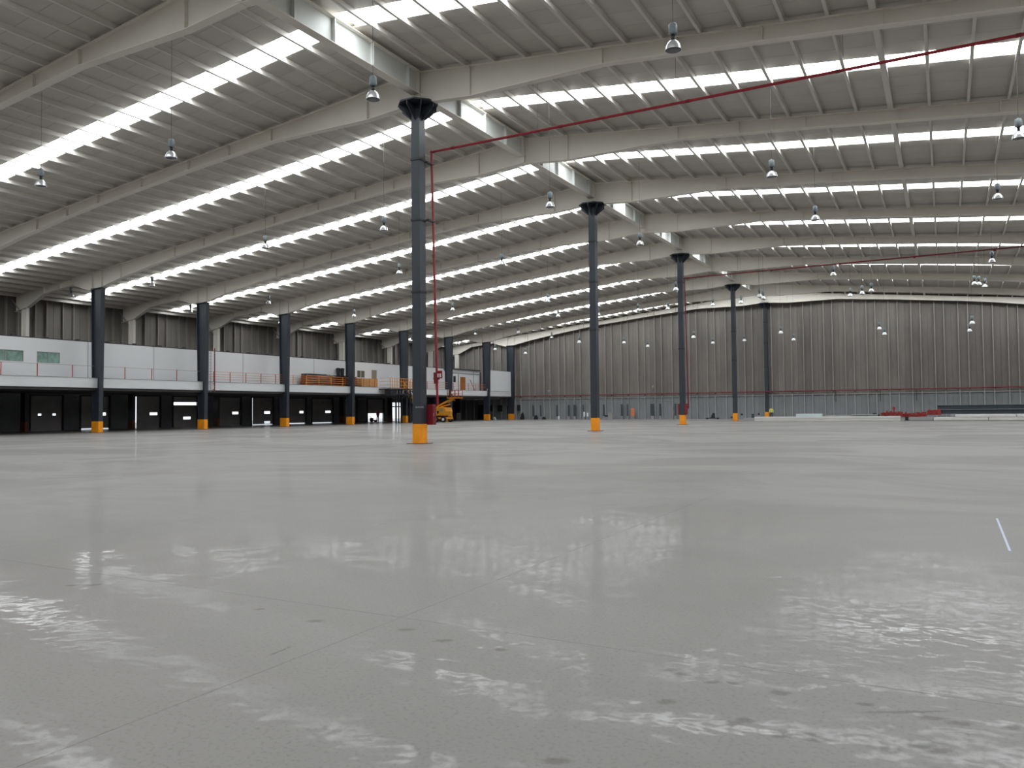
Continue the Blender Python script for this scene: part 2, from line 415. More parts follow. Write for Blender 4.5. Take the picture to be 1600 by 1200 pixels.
# lower dock wall with openings (y0, y1, z0, z1)
doors = [(34.2,37.6,3.45,'shut'), (44.9,48.3,3.45,'two'), (50.0,53.4,3.45,'gap'), (56.2,59.6,3.5,'side'), (61.1,64.7,3.5,'top'),
         (67.4,71.3,3.5,'side'), (72.9,76.8,3.5,'low'), (79.0,82.9,3.45,'gap'), (83.9,88.4,3.45,'gap2'), (90.2,93.8,3.45,'shut1'), (96.1,100.3,3.5,'half'),
         (101.9,105.1,3.0,'open'), (106.5,108.4,2.6,'slit')]
dw = MB(); prev = YF
for a, b, h, kind in doors:
    dw.box(XW-.35, XW, prev, a, 0, 3.75); dw.box(XW-.35, XW, a, b, h, 3.75); prev = b
dw.box(XW-.35, XW, prev, YB+.3, 0, 3.75)
dw.build('dock_wall', dockw, wl)
for n, (a, b, h, kind) in enumerate(doors, 1):
    d = bpy.data.objects.new('door_%d' % n, None); C.objects.link(d); d.location = (XW, (a+b)/2, 0); d['kind'] = 'structure'
    zb = {'half':1.32, 'open':9, 'slit':9, 'top':.0, 'gap':.14, 'gap2':.14, 'low':.1}.get(kind, .0)
    zt = h+.02; x = XW-.12
    fr = MB()
    for yy in (a, b-.12): fr.box(XW-.05, XW+.09, yy-.02, yy+.12, 0, h+.1)
    fr.box(XW-.05, XW+.09, a, b, h, h+.14)
    fr.build('door_frame', seal, d)
    if kind in ('open',):
        MB().box(XW-.2, XW-.1, a+.1, b-.1, 2.25, 2.4).build('transom_bar', seal, d)
        MB().box(XW-.2, XW-.1, (a+b)/2-.07, (a+b)/2+.07, 0, 3).build('mullion', seal, d)
        continue
    if kind == 'slit':
        MB().box(x-.05, x, a+.35, b-.25, 0, 2.6).build('door_leaf', doorm, d); continue
    ga = {'side': .42, 'low': .40}.get(kind, .03)      # daylight slit beside the door
    top = 2.42 if kind == 'top' else zt
    if kind == 'top': zs = [(.0,.85),(.85,1.7),(1.7,2.55),(2.9,3.52)]
    else:
        ns = 4 if kind != 'half' else 3; hh = (zt-zb)/ns; zs = [(zb+i*hh, zb+(i+1)*hh) for i in range(ns)]
    wins = {'two':[(a+.9,a+1.25,1.5,1.85),(a+2.35,a+2.7,1.5,1.85)], 'side':[(b-1.35,b-.35,1.42,1.84)], 'low':[(b-1.55,b-.5,1.42,1.9),(b-1.55,b-.5,.12,.46)],
            'top':[(b-2.0,b-.95,.86,1.2)], 'gap':[(b-1.2,b-.4,1.44,1.84)], 'gap2':[(b-1.5,b-.35,1.46,1.92)], 'shut':[], 'shut1':[(a+.2,a+.7,1.4,1.8)], 'half':[]}[kind]
    for z0, z1 in zs:
        cut = [w_ for w_ in wins if w_[2] >= z0-.06 and w_[3] <= z1+.3 and z0 <= (w_[2]+w_[3])/2 < z1]
        sec = MB(); y0_, y1_ = a+ga, b-.03
        if cut:
            wz0 = max(z0+.015, cut[0][2]); wz1 = min(z1-.015, cut[0][3])
            sec.box(x-.05, x, y0_, y1_, z0, wz0); sec.box(x-.05, x, y0_, y1_, wz1, z1)
            e = y0_
            for w_ in cut: sec.box(x-.05, x, e, w_[0], wz0, wz1); e = w_[1]
            sec.box(x-.05, x, e, y1_, wz0, wz1)
        else: sec.box(x-.05, x, y0_, y1_, z0, z1)
        sec.box(x, x+.015, y0_+.05, y1_-.05, z0+.03, z0+.06).box(x, x+.015, y0_+.05, y1_-.05, z1-.06, z1-.03)
        sec.build('door_section', doorm, d)
# yard outside
struct(MB().box(XW-60, XW-.5, YF-20, YB+40, -.6, -.15).build('yard_ground', outg))

# ================================================================ STEEL FRAME
COLN = {0:'nearest', 2:'second', 4:'third', 6:'fourth', 8:'farthest'}
def capital_column(k):
    y = FR(k); h = .245; zt = 16.80
    nm = {-2:'black interior column behind the left edge of the view'}.get(k) or '%s charcoal steel column under the roof ridge, orange painted foot' % {0:'nearest and tallest', 2:'second', 4:'third', 6:'fourth', 8:'farthest slim'}[k]
    t = thing('steel_column', nm, 'column', (XC, y, 0), 'charcoal columns under the ridge')
    MB().box(XC-h, XC+h, y-h, y+h, .04, 16.72).build('shaft', dark, t)
    MB().box(XC-h-.012, XC+h+.012, y-h-.012, y+h+.012, .04, .97).build('painted_foot', orange, t)['label'] = 'orange painted foot'
    MB().box(XC-.46, XC+.46, y-.46, y+.46, 0, .04).build('base_plate', rust, t)
    MB().prism([(XC+q*math.cos(g), y+q*math.sin(g), 16.72) for g, q in [(math.pi/8+i*math.pi/4, 1.02) for i in range(8)]], (0,0,.07)).build('cap_plate', dark, t)
    for i in range(8):
        g = i*math.pi/4; c_, s_ = math.cos(g), math.sin(g); e = Vector((-s_, c_, 0))*.02
        r0 = .2; P = [(r0, 16.72), (.93, 16.72), (.93, 16.52), (.24, 15.92), (r0, 15.92)]
        MB().prism([Vector((XC+r*c_, y+r*s_, z))-e for r, z in P], e*2).build('gusset', dark, t)
    for z in (14.0, 11.0, 7.45):
        MB().box(XC-h-.03, XC+h+.03, y-h-.03, y+h+.03, z-.05, z+.05).build('clamp_ring', darkd, t)
    return t
for k in (0, 2, 4, 6, 8): capital_column(k)
# faint stencil on the nearest column (illegible in the photograph)
def tapered_column(k):
    y = FR(k) if k < 8 else YB-.75; zt = 12.56
    t = thing('dock_column', 'dark tapered steel column in front of the mezzanine, %s from the left' % ORD[k-1] if k > 0 else 'dark tapered steel column outside the view', 'column', (XL, y, 0), 'dark tapered columns along the mezzanine')
    d0, d1, B = .42, .66, .2; tw = .012; tf = .02
    MB().hexa([(XL-d0,y-tw,.04),(XL+d0,y-tw,.04),(XL+d0,y+tw,.04),(XL-d0,y+tw,.04),(XL-d1,y-tw,zt),(XL+d1,y-tw,zt),(XL+d1,y+tw,zt),(XL-d1,y+tw,zt)]).build('web', dark, t)
    for s in (-1, 1):
        p0, p1 = XL+s*d0, XL+s*d1
        MB().hexa([(p0-tf,y-B,.04),(p0+tf,y-B,.04),(p0+tf,y+B,.04),(p0-tf,y+B,.04),(p1-tf,y-B,zt),(p1+tf,y-B,zt),(p1+tf,y+B,zt),(p1-tf,y+B,zt)]).build('flange', dark, t)
    ft = MB(); q = .455
    ft.box(XL-q-.02, XL+q+.02, y-B-.02, y+B+.02, .04, .97)
    ft.build('painted_foot', orange, t)['label'] = 'orange painted foot'
    MB().box(XL-.62, XL+.62, y-.4, y+.4, 0, .04).build('base_plate', rust, t)
    MB().box(XL-d1-.05, XL+d1+.05, y-B-.03, y+B+.03, zt-.05, zt).build('cap_plate', dark, t)
for k in range(1, 9): tapered_column(k)
XWC = -75.35
WCN = {1:'cut by the white wall near the left edge', 2:'second from the left', 3:'third from the left, beside the second tapered column', 4:'fourth from the left', 5:'fifth from the left', 6:'sixth from the left', 7:'seventh from the left, before the corner', 0:'outside the left edge', 8:'in the far left corner'}
def wall_column(k):
    y = FR(k) if k < 8 else YB-.6
    t = thing('wall_column', 'beige steel wall column rising behind the white office wall, %s' % WCN[k], 'column', (XWC, y, 0), 'beige wall columns')
    zt = deck(XWC)-1.62; d, B = .37, .15
    MB().box(XWC-d, XWC+d, y-.015, y+.015, 3.8, zt).build('web', cream, t)
    for s in (-1, 1): MB().box(XWC+s*d-.015, XWC+s*d+.015, y-B, y+B, 3.8, zt).build('flange', cream_d, t)
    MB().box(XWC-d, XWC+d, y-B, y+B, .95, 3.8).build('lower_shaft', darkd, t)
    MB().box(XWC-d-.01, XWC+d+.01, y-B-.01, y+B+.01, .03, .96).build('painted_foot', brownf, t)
    MB().box(XWC-.7, XWC+.7, y-.3, y+.3, 0, .03).build('base_plate', rust, t)
    MB().bar((XWC-.45, y, zt-.55), (XW+.45, y, deck(XW)-.35), .1, .12).build('knee_brace', greyst, t)
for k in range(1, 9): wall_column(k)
PROF = [(0,1.78),(3.1,1.72),(9.85,.98),(16.6,.86),(25.2,.84),(28.5,.92),(34,1.15),(38.7,1.45),(41.0,1.72),(43.0,1.72),(45.4,.8),(49.7,.8),(52.2,1.6),(54.3,1.68)]
STF = [3.1, 9.85, 13.2, 16.6, 20.9, 25.2, 28.5, 31.9, 38.7, 41.25, 42.6, 45.4, 47.5, 49.7]
def dep(t):
    for (a, da), (b, db) in zip(PROF, PROF[1:]):
        if a <= t <= b: return da + (db-da)*(t-a)/(b-a)
    return PROF[-1][1]
def rafter(k, s):
    y = FR(k) if k < 8 else YB-.55
    side = 'left' if s < 0 else 'right'
    pos = {-3:'behind the viewpoint', -2:'above the viewpoint', -1:'nearest in the picture at the top edge', 0:'meeting the nearest ridge column', 1:'between nearest and second ridge column', 2:'meeting the second ridge column',
           3:'between second and third ridge column', 4:'meeting the third ridge column', 5:'between third and fourth ridge column', 6:'meeting the fourth ridge column',
           7:'last before the end wall rafter', 8:'lying along the back wall top'}[k]
    t = thing('rafter', 'beige haunched steel rafter on the %s slope, %s' % (side, pos), 'beam', (XC, y, 16.8), '%s slope rafters' % side)
    tp = .25
    X = lambda u: XC + s*u
    e0 = .02
    end = 54.3 if s < 0 else 54.5
    pr = [(max(u, e0), d) for u, d in PROF]
    pr = [(min(u, end), d) for u, d in pr]
    web = MB()
    for (a, da), (b, db) in zip(pr, pr[1:]):
        web.hexa([(X(a),y-.012,deck(X(a))-da),(X(b),y-.012,deck(X(b))-db),(X(b),y+.012,deck(X(b))-db),(X(a),y+.012,deck(X(a))-da),
                  (X(a),y-.012,deck(X(a))-tp),(X(b),y-.012,deck(X(b))-tp),(X(b),y+.012,deck(X(b))-tp),(X(a),y+.012,deck(X(a))-tp)])
    web.build('web', cream, t)
    B = .19; bf = MB()
    for (a, da), (b, db) in zip(pr, pr[1:]):
        za, zb = deck(X(a))-da, deck(X(b))-db
        bf.hexa([(X(a),y-B,za-.03),(X(b),y-B,zb-.03),(X(b),y+B,zb-.03),(X(a),y+B,za-.03),(X(a),y-B,za),(X(b),y-B,zb),(X(b),y+B,zb),(X(a),y+B,za)])
    bf.build('bottom_flange', cream_d, t)
    a, b = e0, end
    za, zb = deck(X(a))-tp, deck(X(b))-tp
    MB().hexa([(X(a),y-B,za-.025),(X(b),y-B,zb-.025),(X(b),y+B,zb-.025),(X(a),y+B,za-.025),(X(a),y-B,za),(X(b),y-B,zb),(X(b),y+B,zb),(X(a),y+B,za)]).build('top_flange', cream_d, t)
    for u in STF:
        if s > 0 and not (u < 34): continue
        x = X(u); zb_ = deck(x)-dep(u); zt_ = deck(x)-tp-.02
        w_ = .012 if 41 < u < 43 else .02
        MB().box(x-w_, x+w_, y-.165, y+.165, zb_, zt_).build('stiffener', cream, t)
for k in KS:
    for s in (-1, 1): rafter(k, s)
# ridge girder
g = thing('ridge_girder', 'deep beige girder running along the roof ridge over the columns, lit beside the skylights', 'beam', (XC, 50, 17.3))
GB, GT = 17.27, HR-.24
MB().box(XC-.015, XC+.015, YF+.1, YB-.1, GB, GT).build('web', gird, g)
MB().box(XC-.24, XC+.24, YF+.1, YB-.1, GB-.035, GB).build('bottom_flange', cream_d, g)
MB().box(XC-.24, XC+.24, YF+.1, YB-.1, GT, GT+.03).build('top_flange', cream_d, g)
for k in range(-3, 8, 2):
    for o_ in (-10.1, -7.4, -4.8, -2.4, 2.4, 4.8, 7.4, 10.1):
        yy = FR(k)+o_
        if YF+.3 < yy < YB-.5: MB().box(XC-.21, XC+.21, yy-.02, yy+.02, GB, GT).build('stiffener', gird, g)
for k in KS:
    yy = FR(k) if k < 8 else YB-.55
    MB().box(XC-.22, XC+.22, yy-.2, yy-.16, 16.86, GT).box(XC-.22, XC+.22, yy+.16, yy+.2, 16.86, GT).build('seat_plate', cream, g)

# ================================================================ MEZZANINE
YM0 = 9.6
mz = thing('mezzanine_deck', 'white fronted mezzanine deck above the loading docks', 'mezzanine', (-70, 60, 3.87))
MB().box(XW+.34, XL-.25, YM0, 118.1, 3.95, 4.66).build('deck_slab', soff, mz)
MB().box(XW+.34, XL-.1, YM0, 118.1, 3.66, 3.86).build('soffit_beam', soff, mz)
edges = [YM0] + [FR(k) for k in range(-1, 8)] + [118.2]
for i in range(len(edges)-1):
    MB().box(XL-.22, XL+.04, edges[i]+.03, edges[i+1]-.03, 3.88, 4.70).build('fascia_panel', fascm, mz)
    MB().box(XL-.22, XL+.07, edges[i]+.03, edges[i+1]-.03, 4.70, 4.74).build('kerb', greyst, mz)
of = thing('office_wall', 'long plain white partition wall of the mezzanine offices', 'partition', (-66.5, 60, 4.66))
XO = -66.5
wins = [(33.5, 37.75, 6.0, 6.9), (38.85, 40.8, 5.98, 6.9)]
segs = MB()
e = YM0
for a, b, z0, z1 in wins:
    segs.box(XO-.12, XO, e, a, 4.66, 8.0); segs.box(XO-.12, XO, a, b, 4.66, z0); segs.box(XO-.12, XO, a, b, z1, 8.0); e = b
segs.box(XO-.12, XO, e, 79.9, 4.66, 8.0)
a, b, z0, z1 = 79.9, 81.5, 6.0, 6.95
segs.box(XO-.12, XO, a, b, 4.66, z0).box(XO-.12, XO, a, b, z1, 8.02); e = b
a, b = 82.9, 84.0
segs.box(XO-.12, XO, e, a, 4.66, 8.02).box(XO-.12, XO, a, b, 7.1, 8.02).box(XO-.12, XO, b, 99.95, 4.66, 8.03)
segs.build('partition', white, of)
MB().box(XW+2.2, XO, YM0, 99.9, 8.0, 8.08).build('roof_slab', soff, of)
for yy in (43.35, 50.0, 61.0, 72.0, 90.5):
    MB().box(XO, XO+.012, yy-.03, yy+.03, 4.7, 8.0).build('joint_strip', greyb, of)
for yy in [37+2.77*i for i in range(23)]:
    MB().box(XO-.4, XO-.1, yy-.12, yy+.12, 8.05, 8.2).build('roof_bracket', soff, of)
def window(n, a, b, z0, z1, gm, fm, mull=1):
    o = bpy.data.objects.new('window_%d' % n, None); C.objects.link(o); o.location = (XO, (a+b)/2, z0); o['kind'] = 'structure'
    f = MB(); f.box(XO-.1, XO+.02, a, b, z0, z0+.04).box(XO-.1, XO+.02, a, b, z1-.04, z1).box(XO-.1, XO+.02, a, a+.05, z0, z1).box(XO-.1, XO+.02, b-.05, b, z0, z1)
    f.build('window_frame', fm, o)
    for i in range(mull+1):
        y0_ = a+.05+(b-a-.1)*i/(mull+1); y1_ = a+.05+(b-a-.1)*(i+1)/(mull+1)
        MB().box(XO-.07+.02*(i % 2), XO-.05+.02*(i % 2), y0_, y1_, z0+.04, z1-.04).build('pane', gm, o)
        if i: MB().box(XO-.08, XO+.01, y0_-.03, y0_+.03, z0, z1).build('mullion', fm, o)
window(1, 33.5, 37.75, 6.0, 6.9, glassg, greyb, 2)
window(2, 38.85, 40.8, 5.98, 6.9, glassg, greyb, 1)
window(3, 79.9, 81.5, 6.0, 6.95, glassd, whp, 1)
d = struct(MB().box(XO-.1, XO-.02, 82.92, 83.98, 4.68, 7.08).build('door_%d' % (len(doors)+1), tan))
MB().box(XO-.02, XO+.05, 83.75, 83.85, 5.6, 5.7).build('door_handle', greyb, d)
# unfinished drywall piece and block with timber door
t = thing('unfinished_partition', 'white unfinished partition with sloping end left of the gap', 'partition', (XO, 100.9, 4.66))
MB().prism([(XO,100.0,4.66),(XO,102.0,4.66),(XO,101.3,7.35),(XO,100.6,7.35),(XO,100.0,7.9)], (-.12,0,0)).build('board', white, t)
t = thing('end_office', 'white office block with an orange timber door at the far mezzanine end', 'office', (XO, 107, 4.66))
bl = MB(); e = 102.4
for a, b, z0, z1 in ((102.75,103.5,6.0,6.95), (104.75,106.3,4.66,6.9)):
    bl.box(XO-.12, XO, e, a, 4.66, 8.0)
    if z0 > 4.7: bl.box(XO-.12, XO, a, b, 4.66, z0)
    bl.box(XO-.12, XO, a, b, z1, 8.0); e = b
bl.box(XO-.12, XO, e, 110.5, 4.66, 8.0); bl.build('partition', white, t)
MB().box(XO-.11, XO-.05, 102.75, 103.5, 6.0, 6.95).build('dark_window', blackg, t)
o = MB().box(XO-.08, XO+.02, 104.78, 106.27, 4.68, 6.88).build('timber_door', wood, t); o['label'] = 'orange timber door'
MB().box(XO, XO+.05, 102.4, 110.5, 7.35, 7.5).build('ceiling_track', greyb, t)
MB().box(XO, XO+.06, 104.1, 104.25, 4.7, 7.3).build('stud', tan, t)
MB().box(XO, XO+.05, 108.7, 108.78, 4.7, 7.9).build('stud', greyb, t)
MB().box(XO-.5, XO+.3, 102.3, 110.5, 8.0, 8.12).build('roof_edge', soff, t)
MB().bar((XO+.25, 107.3, 6.5), (XO+.5, 108.3, 4.75), .06, .06).build('leaning_tool', rail_r, t)
t = thing('end_parapet', 'solid white box wall closing the mezzanine beside the corner column', 'partition', (XL-.05, 114.4, 4.74))
MB().box(XL-.2, XL, 110.65, 118.15, 4.74, 8.08).build('board', white, t)
MB().box(XL-3, XL-.2, 118.0, 118.15, 4.74, 8.08).build('end_board', white, t)
t = thing('frame_rack', 'dark open steel rack by the gap right of the orange timber door', 'rack', (XL-.8, 109.6, 4.7))
for q in (108.9, 110.2): MB().box(XL-.9, XL-.8, q, q+.12, 4.7, 7.7).build('post', darkd, t)
for q in range(5): MB().bar((XL+.12, 108.9+.25*q, 4.0), (XL+.12, 109.5+.25*q, 5.1), .05, .05).build('rung', whp, t)
# railings
def railing(a, b, posts, rails, pm_, rm_, label):
    t = thing('guard_rail', label, 'railing', (XL, (a+b)/2, 4.74), 'guard rails on the mezzanine edge')
    for y in posts: MB().box(XL-.05, XL-.01, y-.03, y+.03, 4.74, 5.78).build('post', pm_, t)
    for z in rails: MB().tube((XL-.03, a, z), (XL-.03, b, z), .018, 6).build('rail', rm_, t)
grailm = mat('dull_rail', (.34, .30, .30, 1), .5)
railing(FR(-1)+.3, FR(1)-.3, [28.5, 31.6, 34.9, 37.72, 40.67], [5.76], rail_r, grailm, 'single thin rail on red posts, mezzanine edge left of the first tapered column')
railing(FR(1)+.3, FR(2)-.3, [45.54, 48.28, 51.0], [5.74], rail_r, grailm, 'single thin rail on red posts between the first two tapered columns')
def four(k, extra=''):
    a, b = FR(k)+.3, FR(k+1)-.3; n = 5
    return a, b, [a+(b-a)*(i+.5)/n for i in range(n)]
for k, lab, pm2, rm2 in ((2, 'pale orange four bar railing between second and third tapered columns', rail_r, rail_o), (3, 'yellow posted railing in front of the stacked rack beams', rail_y, rail_o),
                    (4, 'orange railing left of the stair landing, fourth to fifth tapered column', rail_r, rail_o), (5, 'orange railing behind the nearest ridge column', rail_r, rail_o), (6, 'faint orange railing before the orange timber door', rail_r, rail_o)):
    a, b, ps = four(k)
    if k == 4: b = 81.6; ps = [76.6, 78.8, 81.0]
    if k == 5: ps = ps[:4]
    railing(a, b, ps, [5.02, 5.26, 5.5, 5.76], pm2, rm2, lab)
# ladder and riser beside the second tapered column
t = thing('wall_ladder', 'thin grey vertical ladder beside the second tapered column', 'ladder', (XL+.2, 54.8, 3.7))
for q in (-.14, .14): MB().box(XL+.1, XL+.14, 54.75+q-.02, 54.75+q+.02, 3.7, 7.9).build('stile', greyst, t)
for i in range(13): MB().box(XL+.1, XL+.13, 54.62, 54.88, 3.85+.31*i, 3.88+.31*i).build('rung', greyst, t)
t = thing('riser_pipe', 'thin red vertical pipe beside the ladder on the mezzanine edge', 'pipe', (XL+.26, 55.24, 3.7))
MB().tube((XL+.26, 55.24, 3.7), (XL+.26, 55.24, 8.1), .05, 8).build('pipe', redd, t)
for z in (3.95, 4.5): MB().box(XL+.04, XL+.27, 55.2, 55.28, z, z+.04).build('bracket', darkd, t)
# ---- things on the mezzanine
def rack_beams():
    n = 0
    for lev in range(5):
        for row in range(3):
            z = 4.74 + lev*.25; x = -65.9 + row*.32; a = 69.1 + (lev*.05); b = 78.4 - lev*.03
            pass
            t = MB().box(x-.11, x+.11, a, b, z, z+.165)
            t.box(x-.1, x+.09, a+.02, a+.12, z+.165, z+.25).box(x-.1, x+.09, b-.12, b-.02, z+.165, z+.25)
            t.box(x+.11, x+.125, a+.1, b-.1, z+.04, z+.09)
            o = t.build('rack_beam', beamo)
            tag(o, 'orange rack beam, %s layer from the bottom, %s row from the edge, in the mezzanine stack' % (ORD[lev], ORD[2-row]), 'beam', 'stacked orange rack beams')
rack_beams()
t = MB(); y = 69.2
t.box(-66.0, -65.1, 69.3, 72.6, 5.99, 6.10).box(-66.0, -65.1, 72.7, 73.3, 5.99, 6.06).box(-66, -65.1, 74.2, 77.2, 5.99, 6.04)
tag(t.build('cover_sheet', tarp), 'black sheet lying on the stacked orange rack beams', 'sheet')
for i, (y, lab) in enumerate([(76.0, 'left black bin standing behind the rack beam stack'), (76.75, 'right black bin standing behind the rack beam stack')]):
    t = thing('tall_bin', lab, 'bin', (-66.2, y, 6.0))
    MB().lathe([(.0,0),(.2,0),(.26,.95),(.28,.97),(.28,1.02),(0,1.02)], 10, (-66.2, y, 6.0)).build('body', darkd, t)
    MB().box(-66.25, -66.15, y-.18, y+.18, 7.02, 7.07).build('lid_handle', darkd, t)
    MB().box(-66.4, -66.0, y-.3, y+.3, 4.74, 6.0).build('stand', darkd, t)
t = thing('timber_crate', 'light timber crate right of the rack beams under the office window', 'crate', (-65.3, 80.8, 4.74))
for i in range(4): MB().box(-65.15, -65.1, 79.1, 82.3, 4.8+.27*i, 5.02+.27*i).build('slat', crate, t)
for y in (79.1, 80.7, 82.2): MB().box(-65.1, -65.04, y, y+.12, 4.74, 5.88).build('batten', crate, t)
MB().box(-65.9, -65.15, 79.15, 82.25, 4.78, 5.84).build('box', crate, t)
# ---- stair landing and stair
t = thing('steel_stair', 'yellow railed steel stair landing and flight beside the mezzanine', 'stair', (-63.4, 84, 0))
MB().box(-64.35, -62.5, 81.7, 86.6, 4.42, 4.55).build('landing', darkd, t)
for (x, y) in ((-63.4,84.1),(-63.4,84.65),(-62.7,86.3),(-64.2,86.4)):
    MB().box(x-.07, x+.07, y-.07, y+.07, 0, 4.42).build('post', darkd, t)
MB().box(-62.65, -62.55, 81.9, 86.4, 3.75, 3.9).build('cross_beam', darkd, t)
MB().bar((-62.6, 84.1, 3.2), (-62.6, 86.3, 4.3), .08, .08).build('brace', darkd, t)
MB().box(-63.6, -62.62, 81.95, 83.2, 3.6, 4.4).build('landing_box', darkd, t)
n = 15
for i in range(n):
    f_ = (i+.5)/n; y = 86.7+f_*4.6; z = 4.4*(1-f_)
    MB().box(-63.9, -62.7, y-.15, y+.15, z-.02, z+.02).build('tread', darkd, t)
for x in (-63.95, -62.65):
    MB().bar((x, 86.6, 4.3), (x, 91.3, .1), .05, .25).build('stringer', darkd, t)
    MB().bar((x, 86.6, 5.5), (x, 91.3, 1.15), .05, .06).build('handrail', rail_y, t)
    MB().bar((x, 86.6, 5.0), (x, 91.3, .65), .04, .04).build('mid_rail', rail_y, t)
    for i in range(6):
        y = 86.7+i*.9; z = 4.35-(y-86.6)*.9; MB().box(x-.03, x+.03, y-.03, y+.03, max(z,.0), z+1.2).build('baluster', rail_y, t)
for y in [81.7+.49*i for i in range(11)]: MB().box(-62.55, -62.5, y-.03, y+.03, 4.55, 5.9).build('baluster', rail_y, t)
for z in (5.0, 5.45, 5.88): MB().tube((-62.52, 81.7, z), (-62.52, 86.6, z), .025, 6).build('rail', rail_y, t)
for z in (5.0, 5.45, 5.88): MB().tube((-62.52, 81.7, z), (-64.3, 81.7, z), .025, 6).build('rail', rail_y, t)

# ================================================================ FIRE PIPES
def hpipe(name, label, pts, r, mt, joints=()):
    t = thing(name, label, 'pipe', pts[0])
    for i, (a, b) in enumerate(zip(pts, pts[1:])):
        nm = 'riser' if abs(a[2]-b[2]) > abs(a[0]-b[0])+abs(a[1]-b[1]) else 'pipe_run'
        MB().tube(a, b, r, 10).build(nm, mt, t)
        if i: MB().lathe([(0,-r*1.4),(r*1.2,-r),(r*1.4,0),(r*1.2,r),(0,r*1.4)], 10, a).build('elbow', mt, t)
    for x, y, z, ax in joints:
        v = {'x': Vector((.09,0,0)), 'z': Vector((0,0,.09))}[ax]; p = Vector((x, y, z))
        MB().tube(p-v, p+v, r*1.25, 10).build('coupling', redd, t)
    return t
yr = 32.55
def rx(z): return -21.90 - (z-1.66)*.0279
t = hpipe('sprinkler_main', 'red fire pipe rising beside the nearest column and crossing the hall to the right', [(-22.0, yr, 1.9), (-22.27, yr, 14.57), (XR-.5, yr, 14.57)], .06, red,
      [(-21.0+5.9*i, yr, 14.57, 'x') for i in range(9)] + [(-22.17, yr, 9.3, 'z'), (-22.1, yr, 5.9, 'z')])
for i in range(8):
    x = -19.6+3.3*i
    MB().box(x-.005, x+.005, yr-.005, yr+.005, 14.62, deck(x)-.0).build('hanger', wire, t) if i % 2 else None
MB().box(-22.35, -22.15, yr-.5, yr+.02, 13.9, 13.96).build('bracket', darkd, t)
MB().box(-22.3, -22.1, yr-.5, yr+.02, 11.0, 11.06).build('bracket', darkd, t)
t = thing('alarm_valve', 'dark red valve on the riser beside the nearest column', 'valve', (-22.05, yr, 3.0))
MB().tube((-22.07, yr, 2.95), (-22.09, yr, 3.5), .12, 10).build('body', redd, t)
MB().tube((-22.2, yr, 3.2), (-21.9, yr, 3.2), .07, 8).build('side_port', redd, t)
t = thing('fire_sign', 'small red and white sign on the riser beside the nearest column', 'sign', (-21.88, yr, 3.2))
MB().box(-22.03, -21.7, yr-.03, yr-.01, 3.2, 3.58).build('board', red, t)
MB().box(-21.98, -21.9, yr-.04, yr-.031, 3.26, 3.44).box(-21.85, -21.76, yr-.04, yr-.031, 3.26, 3.44).build('white_mark', whp, t)
t = thing('hose_cabinet', 'dark red hose cabinet fixed behind the nearest column', 'cabinet', (-22.15, 32.28, .92))
MB().box(-22.62, -22.0, 32.1, 32.42, .92, 1.92).build('body', redd, t)
MB().box(-22.0, -21.985, 32.14, 32.38, .98, 1.86).build('door', redd, t)
MB().box(-21.985, -21.97, 32.16, 32.19, 1.35, 1.5).build('handle', greyb, t)
MB().tube((-22.0, yr-.08, 1.9), (-22.0, yr-.0, 1.9), .05, 8).build('hose_port', redd, t)
t = MB()
for i in range(7): t.box(-22.62+.07*i, -22.575+.07*i, 31.56, 31.563, 1.755, 1.815)
t = t.build('stencil', greyb); t.location.y = 31.5615; tag(t, 'faint grey stencilled marking on the nearest column at head height', 'marking')
y2 = 77.0
t = hpipe('sprinkler_main', 'thin red fire pipe rising beside the third ridge column and crossing to the right', [(-22.22, y2, 1.6), (-22.4, y2, 14.55), (XR-.5, y2, 14.75)], .06, redd, [(-20+6*i, y2, 14.57, 'x') for i in range(8)])
for s, lab in ((-1, 'left'), (1, 'right')):
    t = thing('hose_cabinet', 'dark red hose cabinet on the %s side of the third ridge column' % lab, 'cabinet', (XC+s*.4, FR(4), 1.0))
    MB().box(XC+s*.27-.02, XC+s*.27+s*.16+.02, FR(4)-.2, FR(4)+.2, 1.0, 2.05).build('body', redd, t)
    MB().box(XC+s*.27-.01, XC+s*.27+s*.14, FR(4)-.215, FR(4)-.2, 1.06, 1.98).build('door', red, t)
t = hpipe('wall_pipe', 'red fire pipe running along the back wall above the pale plinth', [(-63.9, YB-.35, 3.9), (XR-.4, YB-.35, 3.93)], .075, redd)
for i in range(34):
    x = -62.9+2.745*i
    if x < XR-1: MB().box(x-.03, x+.03, YB-.36, YB-.05, 3.68, 3.86).build('bracket', darkd, t)
for x in (-7.6, -3.2, -13.2): MB().tube((x, YB-.35, 3.9), (x, YB-.35, 2.3), .035, 8).build('drop', darkd, t)
t = hpipe('wall_pipe', 'thin dark red pipe along the panel wall above the end office', [(XW+.6, 99.5, 9.0), (XW+.6, 112, 9.0)], .05, redd)

